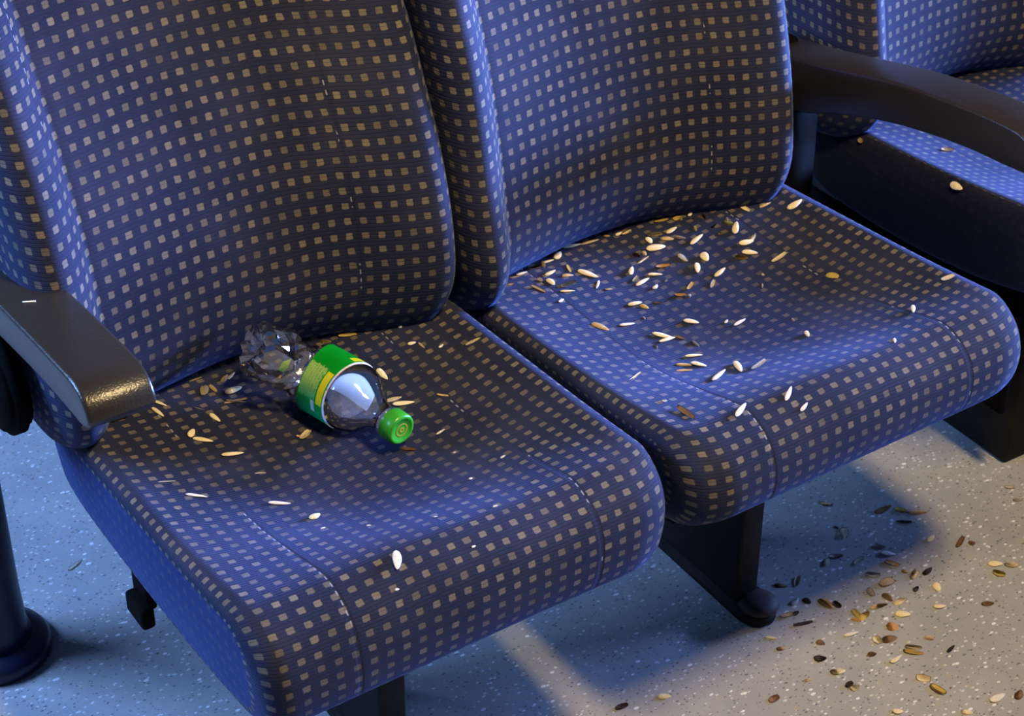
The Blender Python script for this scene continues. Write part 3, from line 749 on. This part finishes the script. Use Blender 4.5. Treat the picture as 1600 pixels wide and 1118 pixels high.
('R',0.8419,0.3877,-2.14,0.0085,0.0026,'c','small cream crumb at the rear right of middle seat'),
('R',0.838,0.3666,0.81,0.0237,0.0079,'c','oval cream seed husk at the rear right of middle seat, second from left of five'),
('R',0.8302,0.3359,-0.24,0.0193,0.0078,'c','oval cream seed husk at the rear right of middle seat, third from left of five'),
('R',0.8439,0.3397,0.55,0.0159,0.0043,'c','slim cream seed husk at the rear right of middle seat, rightmost of two'),
('R',0.8088,0.3179,-0.86,0.0153,0.0077,'o','oval orange-brown seed husk at the rear right of middle seat'),
('R',0.8209,0.318,-0.78,0.0189,0.0069,'c','oval cream seed husk at the rear right of middle seat, fourth from left of five'),
('R',0.8411,0.2876,0.03,0.0239,0.0068,'c','long cream seed husk at the rear right of middle seat'),
('R',0.8613,0.2163,-1.41,0.018,0.0109,'y','broad yellowish seed husk at the rear right of middle seat'),
('R',0.7702,0.3098,0.28,0.0205,0.0068,'c','oval cream seed husk at the rear right of middle seat, leftmost of five'),
('R',0.8172,0.3699,-1.11,0.006,0.0043,'t','small tan crumb at the rear right of middle seat'),
('R',0.8065,0.2755,-1.6,0.0049,0.0034,'g','small greyish crumb at the rear right of middle seat, rightmost of two'),
('R',0.7921,0.2588,-2.25,0.0093,0.0025,'g','small greyish crumb at the rear right of middle seat, leftmost of two'),
('R',0.5847,0.2904,-1.14,0.0225,0.0073,'t','long tan seed husk in the front hollow of middle seat, leftmost of three'),
('R',0.7224,0.213,0.12,0.0184,0.0041,'w','slim whitish seed husk in the front hollow of middle seat, rightmost of three'),
('R',0.7123,0.2245,0.5,0.0073,0.0033,'w','small whitish crumb in the front hollow of middle seat'),
('R',0.6364,0.2422,-0.93,0.0254,0.0064,'c','long cream seed husk in the front hollow of middle seat, middle of three'),
('R',0.6358,0.2336,-0.02,0.0221,0.0048,'c','slim cream seed husk in the front hollow of middle seat, leftmost of two'),
('R',0.6517,0.2293,-1.22,0.0119,0.0056,'t','oval tan seed husk in the front hollow of middle seat'),
('R',0.6566,0.2093,-1.54,0.0146,0.0056,'g','oval greyish seed husk in the front hollow of middle seat'),
('R',0.6371,0.1872,-0.41,0.0202,0.0055,'c','long cream seed husk in the front hollow of middle seat, rightmost of three'),
('R',0.6146,0.1749,-0.61,0.0202,0.0055,'t','long tan seed husk in the front hollow of middle seat, rightmost of three'),
('R',0.6041,0.1625,-0.74,0.0187,0.0039,'t','long tan seed husk in the front hollow of middle seat, middle of three'),
('R',0.6263,0.1645,-1.22,0.0199,0.0094,'c','oval cream seed husk in the front hollow of middle seat, rightmost of two'),
('R',0.6193,0.1215,0.55,0.0359,0.0069,'w','slim whitish seed husk in the front hollow of middle seat, middle of three'),
('R',0.6494,0.1263,-2.02,0.036,0.007,'c','slim cream seed husk in the front hollow of middle seat, rightmost of two'),
('R',0.6663,0.1117,0.43,0.0335,0.0062,'g','long greyish seed husk in the front hollow of middle seat'),
('R',0.5423,0.1692,0.5,0.036,0.0031,'c','long cream seed husk in the front hollow of middle seat, leftmost of three'),
('R',0.5299,0.1,-0.23,0.0055,0.0052,'w','small whitish crumb on the front rim of the middle seat'),
('R',0.5291,0.0638,-1.67,0.0336,0.0073,'b','long brown seed husk on the front rim of the middle seat'),
('R',0.5746,0.0315,0.52,0.0266,0.0059,'w','slim whitish seed husk on the front rim of the middle seat, leftmost of three'),
('R',0.6316,0.025,0.63,0.0205,0.0045,'w','slim whitish seed husk on the front rim of the middle seat, middle of three'),
('R',0.6364,0.0055,0.46,0.0128,0.0037,'w','slim whitish seed husk on the front rim of the middle seat, rightmost of three'),
('R',0.7534,0.1348,-2.04,0.0141,0.0048,'c','small cream crumb in the front hollow of middle seat'),
('R',0.7689,0.1768,-1.87,0.0072,0.0024,'g','small greyish crumb in the front hollow of middle seat, rightmost of three'),
('R',0.6162,0.2278,-1.92,0.0074,0.0032,'g','small greyish crumb in the front hollow of middle seat, middle of three'),
('R',0.6406,0.2842,-1.68,0.0058,0.0033,'g','small greyish crumb in the front hollow of middle seat, leftmost of three'),
('R',0.9272,0.1008,-0.2,0.0182,0.0083,'g','oval greyish seed husk on the right edge of the middle seat'),
('R',0.8576,0.0818,-2.26,0.0189,0.0048,'w','slim whitish seed husk on the right edge of the middle seat'),
('R',0.7898,0.0387,-2.23,0.0135,0.0031,'w','small whitish crumb on the right edge of the middle seat'),
('N',1.1266,0.2893,-1.53,0.0225,0.0092,'c','oval cream seed husk on the far right seat under the armrest'),
('N',1.207,0.3882,-0.23,0.0199,0.0077,'t','oval tan seed husk on the far right seat under the armrest'),
('N',1.1275,0.4657,-1.62,0.0106,0.0067,'t','small tan crumb on the far right seat under the armrest'),
('F',0.9509,0.2763,-0.75,0.0159,0.0067,'t','oval tan seed husk on the floor in the yellow light'),
('F',0.9329,0.2175,-2.25,0.0223,0.0085,'g','oval greyish seed husk on the shaded floor below middle seat, middle of three'),
('F',0.9315,0.2316,-1.47,0.0068,0.0047,'d','small dark brown crumb on the floor in the yellow light'),
('F',0.953,0.1713,-0.99,0.0126,0.0056,'g','oval greyish seed husk on the shaded floor below middle seat, rightmost of three'),
('F',0.952,0.1545,-0.64,0.0186,0.0075,'w','oval whitish seed husk on the shaded floor below middle seat, rightmost of two'),
('F',0.9431,0.137,-1.0,0.0183,0.0084,'t','oval tan seed husk on the shaded floor below middle seat'),
('F',0.8762,0.1856,0.63,0.0175,0.0065,'g','oval greyish seed husk on the shaded floor below middle seat, leftmost of three'),
('F',0.8931,0.1866,-0.5,0.0174,0.0056,'g','slim greyish seed husk on the shaded floor below middle seat'),
('F',0.9118,0.164,0.25,0.0188,0.0065,'w','oval whitish seed husk on the shaded floor below middle seat, leftmost of two'),
('F',0.8202,0.1761,0.7,0.0192,0.0064,'g','oval greyish seed husk on the floor by the pedestal toe'),
('F',0.7979,0.181,-0.72,0.0167,0.0064,'b','oval brown seed husk on the floor by the pedestal toe'),
('F',0.7921,0.1482,0.33,0.0167,0.0072,'w','oval whitish seed husk on the floor by the pedestal toe'),
('F',0.8059,0.1414,-1.48,0.0121,0.0081,'d','broad dark brown seed husk on the floor by the pedestal toe'),
('F',0.7688,0.1337,-0.1,0.0179,0.0072,'t','oval tan seed husk on the floor by the pedestal toe'),
('F',0.7807,0.1315,0.27,0.011,0.0054,'d','small dark brown crumb on the floor by the pedestal toe'),
('F',0.8231,0.1253,-1.53,0.0219,0.0118,'o','oval orange-brown seed husk in the debris heap on the floor, leftmost of two'),
('F',0.8321,0.1152,-1.55,0.0129,0.0072,'d','oval dark brown seed husk in the debris heap on the floor'),
('F',0.7751,0.1115,-0.25,0.0258,0.0045,'d','long dark brown seed husk on the floor by the pedestal toe'),
('F',0.9077,0.134,-0.64,0.0184,0.0065,'g','oval greyish seed husk in the debris heap on the floor, rightmost of two'),
('F',0.8831,0.1107,-1.83,0.014,0.0073,'g','oval greyish seed husk in the debris heap on the floor, leftmost of two'),
('F',0.9129,0.1131,0.02,0.024,0.0101,'t','oval tan seed husk in the debris heap on the floor, leftmost of two'),
('F',0.8943,0.092,-1.51,0.0164,0.0091,'t','oval tan seed husk in the debris heap on the floor, rightmost of two'),
('F',0.8748,0.0861,-0.21,0.0234,0.0073,'t','slim tan seed husk in the debris heap on the floor'),
('F',0.8423,0.0896,-1.74,0.0179,0.0081,'y','oval yellowish seed husk in the debris heap on the floor, leftmost of two'),
('F',0.8479,0.0818,0.24,0.0193,0.0081,'y','oval yellowish seed husk in the debris heap on the floor, rightmost of two'),
('F',0.8346,0.082,-0.95,0.0127,0.0054,'o','oval orange-brown seed husk in the debris heap on the floor, rightmost of two'),
('F',0.9031,0.0784,-0.05,0.0192,0.0091,'c','oval cream seed husk in the debris heap on the floor, leftmost of three'),
('F',0.8887,0.0581,-0.71,0.0178,0.009,'c','oval cream seed husk in the debris heap on the floor, middle of three'),
('F',0.9477,0.1177,0.08,0.0082,0.0074,'t','small tan crumb in the debris heap on the floor'),
('F',0.9517,0.1056,0.44,0.0189,0.0074,'c','oval cream seed husk in the debris heap on the floor, rightmost of three'),
('F',0.9715,0.1023,0.27,0.0199,0.0065,'d','slim dark brown seed husk on the open floor at the right, leftmost of two'),
('F',0.9355,0.0847,0.35,0.0121,0.0055,'d','small dark brown crumb in the debris heap on the floor'),
('F',0.8629,0.0471,-0.57,0.0148,0.0126,'o','broad orange-brown seed husk in the debris heap on the floor'),
('F',0.831,0.0398,-1.82,0.0132,0.0089,'c','broad cream seed husk in the debris heap on the floor'),
('F',0.8449,0.0335,-0.16,0.02,0.0098,'b','oval brown seed husk in the debris heap on the floor'),
('F',0.8091,0.0251,-0.36,0.0106,0.0071,'b','broad brown seed husk on the floor at the lower right'),
('F',0.8546,0.0002,-0.71,0.0258,0.0089,'y','long yellowish seed husk on the open floor at the right'),
('F',0.8588,0.0069,-0.63,0.0199,0.0053,'t','slim tan seed husk on the open floor at the right'),
('F',0.8251,0.0021,0.14,0.0153,0.0062,'c','oval cream seed husk on the floor at the lower right, fourth from left of six'),
('F',0.886,0.0088,-0.97,0.0117,0.0063,'t','oval tan seed husk on the open floor at the right'),
('F',0.959,0.0723,-2.0,0.0147,0.0083,'c','oval cream seed husk on the open floor at the right, second from left of five'),
('F',0.9369,0.0438,-0.57,0.015,0.0073,'c','oval cream seed husk on the open floor at the right, third from left of five'),
('F',0.9909,0.0158,-0.42,0.0157,0.0073,'b','oval brown seed husk on the open floor at the right'),
('F',1.0525,0.0654,-0.65,0.0177,0.0085,'c','oval cream seed husk on the open floor at the right, fourth from left of five'),
('F',1.0698,0.0535,-0.57,0.0179,0.0094,'c','oval cream seed husk on the open floor at the right, rightmost of five'),
('F',1.0428,0.0495,-0.99,0.0153,0.0094,'y','broad yellowish seed husk on the open floor at the right'),
('F',1.019,0.1471,0.35,0.0162,0.0057,'c','oval cream seed husk on the open floor at the right, leftmost of five'),
('F',1.0455,0.1214,0.44,0.0227,0.0057,'b','slim brown seed husk on the open floor at the right'),
('F',1.0578,0.1127,-0.26,0.009,0.0086,'b','small brown crumb on the open floor at the right'),
('F',1.0093,0.2264,0.03,0.031,0.0077,'b','long brown seed husk on the floor in the yellow light'),
('F',1.0254,0.212,-0.92,0.016,0.0106,'y','broad yellowish seed husk on the floor in the yellow light'),
('F',1.0427,0.196,-0.47,0.0258,0.0077,'t','long tan seed husk on the floor in the yellow light'),
('F',1.0132,0.1913,-0.71,0.0189,0.0048,'d','slim dark brown seed husk on the floor in the yellow light'),
('F',1.1818,0.1693,-0.57,0.0128,0.0059,'g','oval greyish seed husk on the floor in the yellow light, leftmost of two'),
('F',1.1718,0.1447,-0.57,0.0119,0.0059,'g','oval greyish seed husk on the floor in the yellow light, rightmost of two'),
('F',0.7526,0.0537,-0.43,0.015,0.0105,'d','broad dark brown seed husk on the floor at the lower right'),
('F',0.7709,0.0739,-1.02,0.0105,0.008,'b','broad brown seed husk in the debris heap on the floor'),
('F',0.8116,0.0652,-0.32,0.0183,0.0053,'w','slim whitish seed husk in the debris heap on the floor'),
('F',0.7556,0.0248,-0.28,0.019,0.0096,'c','oval cream seed husk on the floor at the lower right, second from left of six'),
('F',0.7512,-0.0001,0.2,0.0123,0.0061,'d','oval dark brown seed husk on the floor at the lower right, rightmost of two'),
('F',0.7543,-0.0073,0.09,0.014,0.0078,'c','oval cream seed husk on the floor at the lower right, third from left of six'),
('F',0.8313,-0.0398,-0.77,0.0171,0.0087,'c','oval cream seed husk on the floor at the lower right, fifth from left of six'),
('F',0.8328,-0.0626,-1.44,0.021,0.0096,'y','oval yellowish seed husk on the floor at the lower right'),
('F',0.8951,-0.0192,0.28,0.0164,0.0045,'d','slim dark brown seed husk on the open floor at the right, rightmost of two'),
('F',0.8821,-0.111,-0.02,0.0222,0.0079,'w','oval whitish seed husk on the floor at the lower right'),
('F',0.907,-0.1202,0.44,0.0175,0.0079,'b','oval brown seed husk on the floor at the lower right, rightmost of two'),
('F',0.5565,0.1019,-0.58,0.0149,0.0068,'c','oval cream seed husk on the floor at the lower right, leftmost of six'),
('F',0.6616,0.0293,-0.02,0.0141,0.0077,'b','oval brown seed husk on the floor at the lower right, leftmost of two'),
('F',0.7258,0.1127,-0.74,0.0139,0.0044,'c','slim cream seed husk on the floor by the pedestal toe'),
('F',0.7249,0.0923,-0.12,0.0127,0.0062,'t','oval tan seed husk on the floor at the lower right, leftmost of two'),
('F',0.7154,0.0321,-0.33,0.0088,0.0043,'t','oval tan seed husk on the floor at the lower right, rightmost of two'),
('F',0.5053,0.1156,-0.11,0.0162,0.0059,'d','oval dark brown seed husk on the floor at the lower right, leftmost of two'),
('F',0.7688,-0.0645,-0.58,0.0119,0.0077,'c','broad cream seed husk on the floor at the lower right'),
('F',0.836,-0.1081,-0.58,0.0133,0.0078,'c','oval cream seed husk on the floor at the lower right, rightmost of six'),
('F',0.0741,0.6974,0.44,0.025,0.0056,'g','long greyish seed husk on the blue floor at the left'),
]
HC = dict(c=(0.93, 0.80, 0.50), t=(0.72, 0.52, 0.27), g=(0.62, 0.55, 0.46), w=(0.86, 0.82, 0.74), y=(0.70, 0.50, 0.13),
          o=(0.68, 0.38, 0.12), b=(0.30, 0.17, 0.08), d=(0.055, 0.038, 0.028))
def husk_mat(k, c):
    n = NT('husk_' + {'c': 'cream', 't': 'tan', 'g': 'grey', 'w': 'white', 'y': 'yellow', 'o': 'orange', 'b': 'brown', 'd': 'dark'}[k])
    x, y, z = n.sep(n.obj())
    st = n.math('ABSOLUTE', n.math('SINE', n.math('MULTIPLY', y, 26)))
    col = n.mix(n.math('MULTIPLY', n.smooth(st, 0.0, 0.35), 0.0), c, c)
    dark = tuple(q * 0.55 for q in c)
    col = n.mix(n.math('MULTIPLY', n.math('SUBTRACT', 1.0, n.smooth(st, 0.05, 0.30)), 0.45 if k in 'tgyob' else 0.12), col, dark)
    col = n.mix(n.math('MULTIPLY', n.smooth(n.noise(n.obj(), 5, 3)[0], 0.5, 0.75), 0.35), col, dark)
    n.set(color=col, rough=0.55, spec=0.3)
    n.bump(n.math('MULTIPLY', n.noise(n.obj(), 9, 3)[0], 1.0), 0.4, 0.05)
    return n.m
HM = {k: husk_mat(k, c) for k, c in HC.items()}
def husk_shape(kind, seed):
    """unit-long shape, x along its length; kinds: kernel (closed), shell (open half), chip (bent broken flake)"""
    rr = random.Random(seed); bm = bmesh.new()
    NS, NRg = 12, 11; bend = rr.uniform(-0.25, 0.25); tipw = rr.uniform(0.55, 1.0)
    def wid(t): return (math.sin(PI * t) ** 0.48) * (1 - 0.30 * (t - 0.35) * tipw * 2)
    if kind == 'kernel':
        rings = []
        for i in range(1, NRg):
            t = i / NRg; x = t - 0.5; w_ = 0.5 * wid(t)
            rings.append([bm.verts.new((x, math.cos(2 * PI * k / NS) * w_ + bend * (x * x - 0.12), math.sin(2 * PI * k / NS) * w_ * 0.9)) for k in range(NS)])
        a = bm.verts.new((-0.5, bend * 0.13, 0)); b = bm.verts.new((0.5, bend * 0.13, 0))
        for A, B in zip(rings, rings[1:]):
            for k in range(NS): bm.faces.new((A[k], A[(k + 1) % NS], B[(k + 1) % NS], B[k]))
        for k in range(NS):
            bm.faces.new((a, rings[0][(k + 1) % NS], rings[0][k])); bm.faces.new((b, rings[-1][k], rings[-1][(k + 1) % NS]))
    else:
        up = 1 if kind == 'shell' else -1; M_ = 8; n0 = 0 if kind != 'chip' else 0
        t1 = 1.0 if kind == 'shell' else rr.uniform(0.78, 0.9)
        grid = []
        for i in range(NRg + 1):
            t = 0.03 + (t1 - 0.06) * i / NRg; x = (t / t1) - 0.5; w_ = 0.5 * wid(t); row = []
            for k in range(M_ + 1):
                a = PI * (0.06 + 0.88 * k / M_)
                jag = rr.uniform(-0.05, 0.05) if (kind == 'chip' and i == NRg) else 0
                row.append(bm.verts.new((x + jag, math.cos(a) * w_ + bend * (x * x - 0.12), up * (math.sin(a) * w_ * 0.85 - 0.22) + (0.15 * x * x if kind == 'chip' else 0))))
            grid.append(row)
        for A, B in zip(grid, grid[1:]):
            for k in range(M_): bm.faces.new((A[k], A[k + 1], B[k + 1], B[k]))
        g = bmesh.ops.solidify(bm, geom=bm.faces[:], thickness=0.05)
    bmesh.ops.recalc_face_normals(bm, faces=bm.faces[:])
    me = bpy.data.meshes.new('seed_husk'); bm.to_mesh(me); bm.free()
    for f in me.polygons: f.use_smooth = True
    return me
bpy.context.view_layer.update()
def bvh_of(o):
    return BVHTree.FromPolygons([o.matrix_world @ v.co for v in o.data.vertices], [tuple(p.vertices) for p in o.data.polygons])
TREES = {'L': bvh_of(cuL), 'R': bvh_of(cuR), 'N': bvh_of(cuN), 'F': bvh_of(fl)}
SHAPES = {(kd, sd): husk_shape(kd, sd) for kd in ('kernel', 'shell', 'chip') for sd in range(4)}
MESHES = {}
rs = random.Random(11)
GR = {'L': 'seed husks on the bottle seat', 'R': 'seed husks on the middle seat', 'N': 'seed husks on the far right seat', 'F': 'seed husks on the floor'}
for (k, x, y, yaw, Ln, W, cc, lab) in DEBRIS:
    hit, nrm, _, _ = TREES[k].ray_cast(Vector((x, y, 2.0)), Vector((0, 0, -1)))
    if hit is None: continue
    kind = 'kernel' if (cc in 'cw' and rs.random() < 0.72) else ('shell' if rs.random() < 0.55 else 'chip')
    key = (kind, rs.randrange(4), cc)
    if key not in MESHES:
        me = SHAPES[key[:2]].copy(); me.materials.clear(); me.materials.append(HM[cc]); MESHES[key] = me
    o = bpy.data.objects.new('seed_husk', MESHES[key]); C.objects.link(o)
    W *= 1.28 if k == 'F' else 1.15; Ln *= 1.10 if k == 'F' else 1.04
    hh = min(W, 0.0075) * (0.55 if kind == 'kernel' else 0.75)
    tilt = Matrix.Rotation(rs.uniform(-0.22, 0.22), 3, 'X') @ Matrix.Rotation(rs.uniform(-0.10, 0.10), 3, 'Y')
    zq = nrm if nrm.z > 0 else -nrm
    xa = Vector((math.cos(yaw), math.sin(yaw), 0)); xa = (xa - zq * xa.dot(zq)).normalized(); ya = zq.cross(xa)
    rot = Matrix((xa, ya, zq)).transposed() @ tilt
    o.matrix_world = Matrix.Translation(hit + zq * hh * (0.40 if kind == 'kernel' else 0.24)) @ rot.to_4x4() @ Matrix.Diagonal((Ln, W, hh, 1))
    tag(o, lab, 'seed husk', GR[k])
# pale scrap on the left armrest
bm = bmesh.new(); bevel_box(bm, (0, 0, 0), (0.0125, 0.0016, 0.0008), 0.0003, 1)
sc_ = link_mesh('thread_scrap', bm, HM['w']); sc_.location = (-0.032, 0.370, 0.6064); sc_.rotation_euler = (0.07, 0.0, -0.46)
tag(sc_, 'short white thread scrap lying on the left armrest', 'thread')
